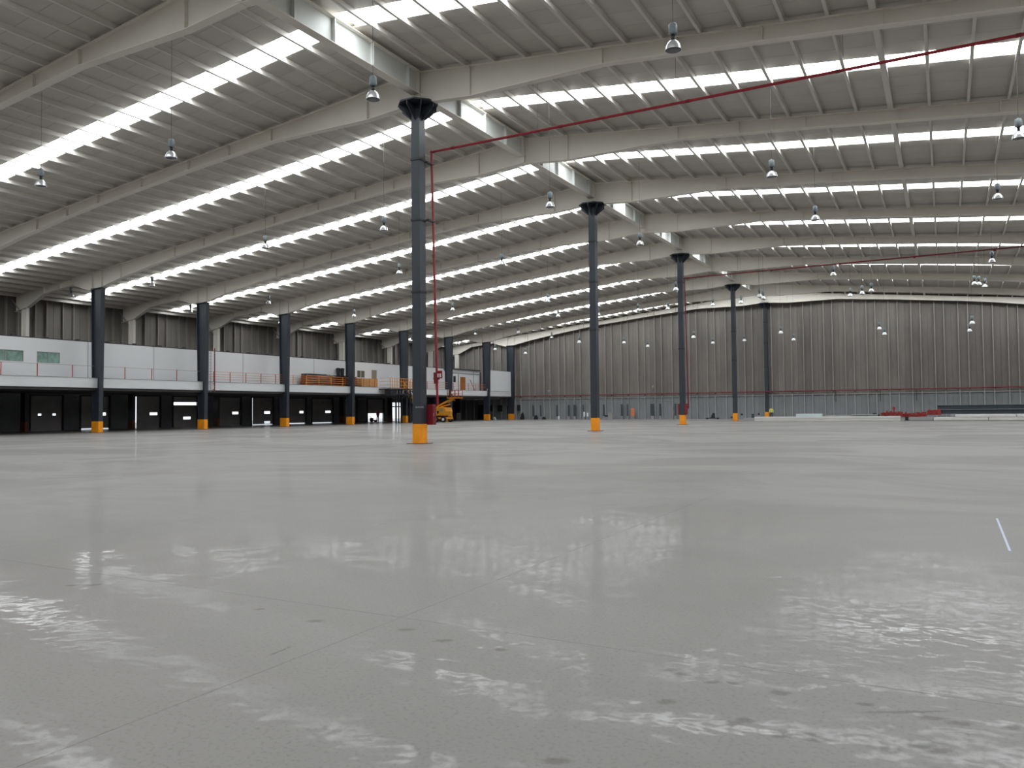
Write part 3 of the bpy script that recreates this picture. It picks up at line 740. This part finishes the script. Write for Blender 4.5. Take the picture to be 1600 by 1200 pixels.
# ================================================================ HIGH BAY LAMPS
def lamp_proto():
    t = bpy.data.objects.new('high_bay_lamp', None); C.objects.link(t)
    hm = MB().lathe([(0,.82),(.11,.82),(.135,.79),(.135,.52),(.115,.49),(.0,.49)], 12)
    def pt(mb, name, mt, sm=True):
        o = bpy.data.objects.new(name, mb.mesh(name, mt, (0,0,0), sm)); C.objects.link(o); o.parent = t; return o
    pt(hm, 'gear_housing', gearm)
    pt(MB().tube((0,0,.30), (0,0,.50), .06, 8), 'neck', darkd)
    pt(MB().lathe([(.05,.32),(.10,.30),(.16,.25),(.205,.18),(.235,.10),(.25,.02),(.255,.0),(.245,.0),(.225,.10),(.195,.175),(.15,.24),(.09,.285),(.04,.30)], 18), 'shade', alu)
    pt(MB().lathe([(0,-.005),(.12,-.004),(.243,.012),(.243,.02),(0,.015)], 16), 'lens', lensm)
    pt(MB().lathe([(0,.88),(.03,.88),(.03,.82),(0,.82)], 6), 'hook', wire)
    return t
L12 = [(63.7,291),(267.5,247.5),(583,156),(1052,79),(1206,277),(1592,217),(237.5,447.5),(111,463),(420,475),(600,360.7),(624,428),(784,414),
       (859.5,324),(1000,383),(1274,344),(1559,311),(297.7,488),(438,505.5),(553.5,495),(551,519),(643.7,531),(707.5,485),(743,522.5),(715.5,539.7),
       (809.7,520),(856,472),(872,495),(862,528),(414.6,388),(935,492.6),(997,486),(1043.6,483.6),(1056,454),(1114,478),(1158,474),(1186.6,464),
       (1192.7,467.5),(1302,431),(1328.6,463),(1347,459.5),(1361.5,456),(1550,410),(1522.6,445),(1529.6,445.5),(1539,448.5)]
LLOW = [(773.8,547),(821,553),(905,535.6),(975,536.6),(1012,542),(1083.7,528),(1114,537),(1163,533),(1220,521),(1240,532),(1374,515),(1382,523),(1519,506),(1515,518)]
def ray(px, py): return fw + r2*((px-800)/F_PX) + u2*((600-py)/F_PX)
LP = []
for px, py in L12:
    d = ray(px, py); q = 10.9/d.z
    x, y = d.x*q, d.y*q; z = 12.5
    if y > 112: q = 112/d.y; x, y, z = d.x*q, 112, 1.6+d.z*q
    LP.append((px, x, y, z))
for px, py in LLOW:
    d = ray(px, py); q = 8.4/d.z
    x, y, z = d.x*q, d.y*q, 10.0
    if y > 115: q = 115/d.y; x, y, z = d.x*q, 115, 1.6+d.z*q
    LP.append((px, x, y, z))
LP.sort()
proto = lamp_proto()
for i, (px, x, y, z) in enumerate(LP):
    o = proto if i == 0 else copy_tree(proto)
    o.location = (x, y, z)
    zt = deck(x)
    c = MB().tube((x, y, z+.86), (x, y, zt), .008, 5).build('suspension_cable', wire, o)
    tag(o, 'silver bell-shaped lamp on a cable, %s from the left among all hanging lamps' % ordinal(i+1), 'lamp', 'hanging high bay lamps')

# ================================================================ MACHINES AND MATERIAL ON THE FLOOR
# boom lift
ly = 93.0
t = thing('boom_lift', 'yellow boom lift parked under the mezzanine with its basket raised', 'lift', (-61.7, ly, 0))
MB().box(-63.2, -60.8, ly-.8, ly+.8, .42, .72).build('chassis', yel, t)
MB().box(-62.6, -61.4, ly-.5, ly+.5, .72, .92).build('slew_ring', darkd, t)
MB().prism([(-63.5,ly-.85,.92),(-61.0,ly-.85,.92),(-60.9,ly-.85,1.5),(-61.1,ly-.85,2.05),(-63.5,ly-.85,2.15)], (0,1.7,0)).build('turret', yel, t)
MB().box(-63.2, -62.5, ly-.87, ly-.84, 1.1, 1.8).box(-61.9, -61.4, ly-.87, ly-.84, 1.5, 1.9).build('engine_cover', tan, t)
MB().box(-62.35, -62.1, ly-.87, ly-.84, 1.2, 1.6).build('grille', darkd, t)
for x in (-62.55, -61.25):
    for s in (-1, 1):
        wy = ly+s*.9
        o = MB().tube((x, wy-.14, .4), (x, wy+.14, .4), .4, 16).build('wheel', tyre, t)
        MB().tube((x, wy-.16, .4), (x, wy+.16, .4), .2, 12).build('hub', whp, o)
MB().bar((-62.6, ly-.5, 2.2), (-59.8, ly-.5, 3.35), .2, .22).build('boom', yel, t)
MB().bar((-60.7, ly-.5, 2.85), (-59.8, ly-.5, 3.3), .3, .32).build('boom_sleeve', yel, t)
MB().bar((-62.6, ly+.4, 2.15), (-61.0, ly+.4, 2.5), .16, .18).build('lower_arm', yel, t)
MB().bar((-59.9, ly-.5, 3.3), (-59.6, ly-.5, 3.0), .12, .12).build('jib', yel, t)
bk = MB().box(-60.6, -58.7, ly-1.0, ly+.1, 3.3, 3.42).build('basket_floor', yel, t)
for x in (-60.55, -59.95, -59.35, -58.75):
    for yy in (ly-.98, ly+.08): MB().box(x-.03, x+.03, yy-.03, yy+.03, 3.42, 4.4).build('basket_post', rail_r, t)
for z in (3.9, 4.38):
    MB().box(-60.6, -58.7, ly-1.0, ly-.96, z, z+.05).box(-60.6, -58.7, ly+.06, ly+.1, z, z+.05).build('basket_rail', rail_r, t)
MB().box(-59.9, -59.5, ly-.95, ly-.7, 3.9, 4.25).build('control_box', whp, t)
# white panels, red steel, dark columns lying near the back wall (right)
def slabs():
    lab = ['long white insulated panel on the floor left of the red steel, %s layer', ]
    for lev in range(2):
        o = MB().box(-19.9, -4.3, 96.6, 98.4, .02+lev*.26, .25+lev*.26)
        if lev == 0:
            for q in range(9): o.box(-19.6+1.8*q, -19.45+1.8*q, 96.8, 98.2, 0, .02)
        tag(o.build('wall_panel_stack', steelw), ('lower' if lev == 0 else 'upper')+' long white panel on the floor left of the red steel', 'panel', 'white panels left of the red steel')
    for i, x0 in enumerate((-21.3, )):
        tag(MB().box(-21.3, -19.95, 96.9, 98.0, 0, .3).box(-21.2, -20.0, 96.95, 97.9, .3, .38).build('short_panel', greyb), 'short grey panel left of the long white panels', 'panel')
    tag(MB().box(-15.5, -12.6, 98.6, 99.4, .02, .82).box(-15.4, -12.7, 98.55, 98.62, .1, .74).build('pale_panel', steelb), 'short pale blue beam behind the long white panels', 'panel')
    tag(MB().box(-12.3, -6.7, 98.6, 99.5, .02, .66).box(-9.4, -6.65, 98.5, 99.4, .66, .74).build('metal_sheet', greyb), 'grey panels lying behind the long white ones', 'panel')
    x = -1.05
    for i, (a, b) in enumerate(((-1.05, 4.0), (4.05, 9.0), (9.05, 14.0))):
        tag(MB().box(a, b, 96.6, 98.6, .02, .36).box(a+.1, b-.1, 96.5, 96.62, .06, .32).build('wall_panel_stack', steelw), 'white panel in the bottom row right of the red steel, %s from the left' % ORD[i], 'panel', 'white panels right of the red steel')
    for i, (a, b) in enumerate(((1.0, 6.5), (6.55, 14.0))):
        tag(MB().box(a, b, 96.9, 98.6, .38, .68).box(a+.1, b-.1, 96.8, 96.92, .42, .64).build('wall_panel_stack', steelw), 'white panel in the upper row right of the red steel, %s' % ('left' if i == 0 else 'right'), 'panel', 'white panels right of the red steel')
slabs()
# grey block under the red steel
tag(MB().box(-3.4, -1.1, 97.2, 98.4, 0, .42).box(-3.35, -1.15, 97.1, 97.22, .05, .38).build('grey_block', greyb), 'grey block between the two rows of white panels', 'block')
for i in range(3):
    for j in range(2):
        t = thing('steel_post', 'blue-grey steel post on the pile behind white panels, %s layer, %s from front' % (('lower','upper')[j], ORD[i]), 'beam', (7, 99.4+i*.55, .75+j*.5), 'dark posts lying at the right')
        z = .72+j*.5; y = 99.2+i*.56; a = -.7+.25*i
        MB().box(a, 16, y, y+.5, z, z+.06).box(a, 16, y, y+.5, z+.4, z+.46).build('flange', pipeb, t)
        MB().box(a, 16, y+.2, y+.3, z+.06, z+.4).build('web', pipeb, t)
for i, x in enumerate((.6, 3.6, 7.2, 11)):
    tag(MB().box(x, x+.35, 99.1, 100.9, .0, .72).box(x-.1, x+.45, 99.1, 100.9, 0, .08).build('timber_support', greyst), 'grey support block under the dark steel posts, %s from the left' % ORD[i], 'block', 'supports under the dark posts')
def ribbed_red(x0, x1, y, z0, z1, lab, seed):
    rnd = random.Random(seed)
    t = thing('red_steel_part', lab, 'steel', ((x0+x1)/2, y, z0), 'red steel pieces on the floor')
    MB().box(x0, x1, y, y+.5, z0, z0+(z1-z0)*.5).build('beam', redi, t)
    MB().box(x0+.1, x1-.1, y-.03, y, z0+(z1-z0)*.12, z0+(z1-z0)*.2).build('edge_rib', redd, t)
    n = max(3, int((x1-x0)/.4))
    for i in range(n):
        x = x0+(x1-x0)*(i+.5)/n; h = z0+(z1-z0)*rnd.uniform(.55, 1)
        MB().box(x-.10, x+.10, y-.06, y+.5, z0, h).build('plate', redi, t)
    MB().bar((x0, y-.05, z0+(z1-z0)*.5), (x1, y-.05, z0+(z1-z0)*rnd.uniform(.5, .9)), .06, .1).build('strut', redi, t)
ribbed_red(-6.4, -4.3, 99.6, .55, 1.15, 'red painted steel piece at the left end of the red heap', 1)
ribbed_red(-4.4, -2.4, 98.8, .42, .98, 'red painted steel piece in the middle of the red heap', 2)
ribbed_red(-2.5, -1.75, 98.9, .45, 1.1, 'low red painted steel piece right of the heap middle', 3)
ribbed_red(-1.7, -.35, 99.0, .62, 1.55, 'tallest red painted steel piece touching the dark posts', 4)
for i, x in enumerate((-6.0, -3.9, -2.9, -1.5)):
    tag(MB().box(x, x+.3, 98.8, 100.2, 0, .55 if i == 0 else .42).box(x-.1, x+.4, 98.8, 100.2, 0, .06).build('steel_trestle', darkd), 'low dark trestle under the red steel, %s from the left' % ORD[i], 'trestle', 'trestles under the red steel')
tag(MB().tube((-5.05, 99.9, .6), (-5.05, 99.9, 1.55), .06).box(-5.2, -4.9, 99.75, 100.05, 1.3, 1.5).build('red_stub', redi), 'short red post sticking up at the left end of the red heap', 'post')
tag(MB().box(-7.6, -6.6, 100.1, 100.8, 0, .72).box(-7.3, -6.9, 100.2, 100.7, .72, .86).build('dark_bundle', darkd), 'small dark bundle left of the red heap', 'bundle')

# ---- clutter along the back wall
def person(x, y, h, lab, top, legs, face):
    """small standing figure, one skinned body"""
    t = thing('person', lab, 'person', (x, y, 0))
    J = {'pel':(0,0,.53,.10),'wai':(0,0,.62,.095),'che':(0,0,.75,.11),'nec':(0,.0,.85,.04),'hea':(0,-.01,.93,.065),
         'hl':(.06,0,.50,.08),'kl':(.06,-.02,.28,.06),'al':(.06,.02,.04,.045),'fl':(.07,-.07,.02,.03),
         'hr':(-.06,0,.50,.08),'kr':(-.07,.02,.28,.06),'ar':(-.07,.05,.04,.045),'fr':(-.08,-.04,.02,.03),
         'sl':(.12,0,.80,.045),'el':(.16,-.03,.64,.034),'wl':(.14,-.10,.52,.026),'sr':(-.12,0,.80,.045),'er':(-.16,-.03,.64,.034),'wr':(-.14,-.10,.52,.026)}
    E_ = [('pel','wai'),('wai','che'),('che','nec'),('nec','hea'),('pel','hl'),('hl','kl'),('kl','al'),('al','fl'),('pel','hr'),('hr','kr'),('kr','ar'),('ar','fr'),('che','sl'),('sl','el'),('el','wl'),('che','sr'),('sr','er'),('er','wr')]
    ks = list(J); me = bpy.data.meshes.new('body')
    c_, s_ = math.cos(face), math.sin(face)
    me.from_pydata([((J[k][0]*c_-J[k][1]*s_)*h, (J[k][0]*s_+J[k][1]*c_)*h, J[k][2]*h) for k in ks], [(ks.index(a), ks.index(b)) for a, b in E_], [])
    o = bpy.data.objects.new('body', me); C.objects.link(o); o.parent = t
    md = o.modifiers.new('s', 'SKIN'); md.use_smooth_shade = True
    for i, k in enumerate(ks): me.skin_vertices[0].data[i].radius = (J[k][3]*h, J[k][3]*h*.8)
    me.skin_vertices[0].data[0].use_root = True
    o.modifiers.new('d', 'SUBSURF').levels = 1
    bm_ = mat('clothing', (.1,.1,.1,1), .8); nt = bm_.node_tree; b = nt.nodes['Principled BSDF']
    tc = nt.nodes.new('ShaderNodeTexCoord'); sp = nt.nodes.new('ShaderNodeSeparateXYZ'); cr = nt.nodes.new('ShaderNodeValToRGB')
    mm = nt.nodes.new('ShaderNodeMath'); mm.operation = 'DIVIDE'; mm.inputs[1].default_value = h
    nt.links.new(tc.outputs['Object'], sp.inputs[0]); nt.links.new(sp.outputs['Z'], mm.inputs[0]); nt.links.new(mm.outputs[0], cr.inputs[0])
    cr.color_ramp.interpolation = 'CONSTANT'; el = cr.color_ramp.elements
    el[0].color = legs; el[1].position = .55; el[1].color = top
    e2 = el.new(.86); e2.color = (.30,.16,.10,1); e3 = el.new(.96); e3.color = (.02,.015,.01,1)
    nt.links.new(cr.outputs[0], b.inputs['Base Color']); me.materials.append(bm_)
    return t
person(-76.9, 97.35, 1.75, 'person in a red shirt and dark trousers standing in the half open dock door', (.45,.02,.06,1), (.02,.02,.03,1), 1.2)
person(-20.9, 112.5, 1.7, 'person in a yellow vest beside the foot of the farthest ridge column', (.65,.62,.15,1), (.05,.05,.06,1), .3)
# low machine in the half open door
t = thing('pallet_truck', 'small dark red pallet truck in front of the half open dock door', 'machine', (-76.8, 96.2, 0))
MB().box(-77.1, -76.5, 95.7, 96.8, .12, .3).build('forks', redd, t)
MB().box(-77.0, -76.6, 95.5, 95.9, .12, .62).build('pump', redd, t)
MB().bar((-76.8, 95.7, .6), (-76.8, 95.2, .95), .06, .06).build('handle', redd, t)
for y in (95.7, 96.6): MB().tube((-77.0, y, .1), (-76.6, y, .1), .1, 10).build('wheel', tyre, t)
def block(name, lab, cat, x, y, wx, wy, h, mt, z=0, cap=None):
    t = thing(name, lab, cat, (x, y, z))
    MB().box(x-wx/2, x+wx/2, y-wy/2, y+wy/2, z, z+h).build('body', mt, t)
    if cap: MB().box(x-wx/2-.04, x+wx/2+.04, y-wy/2-.04, y+wy/2+.04, z+h, z+h+.06).build('lid', cap, t)
    return t
nd = len(doors)+2
def wdoor(x0, x1, z1, mt, fm):
    global nd
    d = bpy.data.objects.new('door_%d' % nd, None); C.objects.link(d); d.location = ((x0+x1)/2, YB-.15, 0); d['kind'] = 'structure'; nd += 1
    MB().box(x0, x1, YB-.22, YB-.16, 0, z1).build('door_leaf', mt, d)
    MB().box(x0-.08, x0, YB-.26, YB-.1, 0, z1+.08).box(x1, x1+.08, YB-.26, YB-.1, 0, z1+.08).box(x0, x1, YB-.26, YB-.1, z1, z1+.08).build('door_frame', fm, d)
    MB().box(x1-.15, x1-.1, YB-.27, YB-.22, 1.0, 1.1).build('door_handle', fm, d)
wdoor(-65.55, -65.0, 2.4, blackg, greyb)
wdoor(-64.75, -63.85, 2.45, greyst, greyb)
wdoor(-71.4, -70.2, 2.5, blackg, dockw)
def wwin(n, x0, x1, z0, z1):
    d = bpy.data.objects.new('window_%d' % n, None); C.objects.link(d); d.location = ((x0+x1)/2, YB-.15, z0); d['kind'] = 'structure'
    MB().box(x0, x1, YB-.24, YB-.2, z0, z1).build('pane', blackg, d)
    MB().box(x0-.06, x1+.06, YB-.27, YB-.16, z0-.06, z0).box(x0-.06, x1+.06, YB-.27, YB-.16, z1, z1+.06).box(x0-.06, x0, YB-.27, YB-.16, z0, z1).box(x1, x1+.06, YB-.27, YB-.16, z0, z1).build('window_frame', dockw, d)
wwin(4, -63.6, -62.95, 1.45, 2.45); wwin(5, -67.4, -66.45, 1.4, 2.45); wwin(6, -69.2, -68.4, 1.5, 2.45)
slit = [(-56.2,-56.0),(-54.1,-53.8),(-53.1,-52.7),(-51.5,-51.3),(-47.95,-47.7),(-44.9,-44.6),(-43.9,-43.7),(-40.0,-39.5),(-38.62,-38.35),(-36.2,-35.95),(-59.2,-59.0),(-60.6,-60.4)]
for i, (a, b) in enumerate(sorted(slit)):
    t = thing('standing_profile', 'tall dark narrow profile standing against the pale plinth, %s from the left' % ORD[i], 'profile', (a, YB-.3, 0), 'profiles standing against the back wall')
    MB().box(a, b, YB-.34, YB-.26, .5, 2.35).build('bar', pipeb, t); MB().box(a+.02, b-.02, YB-.33, YB-.27, 0, .5).build('foot', greyst, t)
block('grey_cabinet', 'pale grey cabinet on the floor right of the second ridge column', 'cabinet', -46.2, 116.9, .75, .5, 1.0, greyb, cap=greyst)
block('dark_box', 'low dark box between second ridge column and grey cabinet', 'box', -47.0, 117.2, .6, .5, .25, darkd, .4)
block('box_stand', 'pale stand under the low dark box by the back wall', 'stand', -47.0, 117.2, .7, .55, .4, panel_low)
block('orange_board', 'pinkish orange board leaning at the plinth right of the grey cabinet', 'board', -42.8, 117.6, .55, .06, 1.2, rail_o, .5)
block('board_stand', 'pale low stand under the orange board', 'stand', -42.8, 117.6, .6, .3, .5, panel_low)
for i, (x, z, h, lab) in enumerate([(-55.2, 0, .55, 'small white drum on the floor left of the second column'), (-50.7, .45, .75, 'left white can on the ledge beside the second column'), (-50.1, .45, .6, 'right white can on the ledge beside the second column')]):
    t = thing('white_can', lab, 'can', (x, 116.8, 0))
    MB().lathe([(0,z),(.14,z),(.15,z+h*.9),(.1,z+h),(0,z+h)], 10, (x, 116.8, 0)).build('body', whp, t)
    if z: MB().box(x-.18, x+.18, 116.6, 117.0, 0, z).build('plinth_block', panel_low, t)
# big dark chair-like cart right of third column
t = thing('floor_trolley', 'low black trolley with a raised seat on the floor between third and fourth columns', 'trolley', (-29.5, 115.0, 0))
MB().box(-30.6, -28.7, 114.7, 115.3, .1, .2).build('deck', darkd, t)
MB().prism([(-29.9,114.8,.2),(-29.3,114.8,.2),(-29.35,114.8,.85),(-29.55,114.8,.95)], (0,.4,0)).build('seat', darkd, t)
for x in (-30.4, -28.9): MB().tube((x, 114.72, .07), (x, 115.28, .07), .07, 10).build('wheel', tyre, t)
block('green_bin', 'dark green bin on the floor right of the fourth ridge column', 'bin', -23.6, 113.5, .28, .3, .68, green, cap=darkd)
for i, (x, z, lab) in enumerate([(-24.9, .55, 'round black cap on a low post right of the fourth column'), (-22.6, .6, 'round black cap on a low post right of the dark green bin'), (-26.3, .15, 'round dark cap on a low post left of the fourth column')]):
    t = thing('capped_post', lab, 'post', (x, 112.5, 0))
    MB().lathe([(0,z),(.12,z+.02),(.15,z+.14),(.1,z+.26),(0,z+.28)], 10, (x, 112.5, 0)).build('cap', darkd, t)
    MB().box(x-.05, x+.05, 112.45, 112.55, 0, z+.02).build('post', greyb, t)
# far left clutter on the floor near the end offices
for i, (x, y, h, lab, mt) in enumerate([(-61.9, 116.8, 1.2, 'dark jacket hung on a stand beside the end windows', darkd), (-59.4, 116.9, .75, 'dark heap of tools near the end windows', darkd), (-66.6, 115.5, .5, 'small white bucket with dark top under the mezzanine end', whp), (-57.9, 116.9, .45, 'small dark box on the floor along the plinth', darkd)]):
    t = thing('site_item', lab, 'clutter', (x, y, 0))
    MB().prism([(x-.3,y-.15,0),(x+.3,y-.15,0),(x+.22,y-.15,h*.6),(x+.05,y-.15,h),(x-.2,y-.15,h*.8)], (0,.3,0)).build('body', mt, t)
    MB().box(x-.35, x-.1, y-.2, y+.2, 0, h*.35).build('box', darkd, t)
t = thing('white_container', 'small white container on the dark floor behind the boom lift', 'container', (-71.5, 112, 0))
MB().box(-71.8, -71.2, 111.8, 112.2, 0, 1.1).build('body', greyst, t); MB().box(-71.75, -71.25, 111.85, 112.15, 1.1, 1.2).build('lid', whp, t)
# wall fittings
for i, (x, z, lab) in enumerate([(-57.6, 4.75, 'small round white fitting low on the back wall, left one'), (-39.6, 5.05, 'small round white fitting low on the back wall, right one')]):
    t = thing('wall_fitting', lab, 'fitting', (x, YB-.2, z))
    MB().tube((x, YB-.1, z), (x, YB-.35, z), .14, 10).build('dish', greyst, t); MB().box(x-.03, x+.03, YB-.3, YB-.1, z-.35, z).build('arm', greyst, t)
# small spotlights under the mezzanine soffit
for i, y in enumerate((49.2, 75.2)):
    t = thing('dock_light', 'small pale dock light under the mezzanine beside the %s dock door pair' % ('left' if i == 0 else 'middle'), 'lamp', (-77.2, y, 3.2))
    MB().box(-77.95, -77.3, y-.03, y+.03, 3.3, 3.36).build('arm', greyst, t); MB().tube((-77.3, y, 3.35), (-77.15, y, 3.15), .11, 10).build('head', greyst, t)
tag(MB().box(XW, XW+.06, 86.2, 87.4, 2.85, 3.05).box(XW+.06, XW+.07, 86.3, 87.3, 2.9, 3.0).build('name_plate', greyb), 'small pale plate above the window of a dock door', 'sign')
# tape line on the floor and wedge of debris
t = MB().hexa([(.60,13.16,.001),(.625,13.16,.001),(.605,10.28,.001),(.58,10.28,.001),(.60,13.16,.002),(.625,13.16,.002),(.605,10.28,.002),(.58,10.28,.002)])
tag(t.build('tape_strip', mat('blue_white_tape', (.45,.48,.62,1), .5)), 'thin pale tape strip on the floor at the right edge', 'tape')
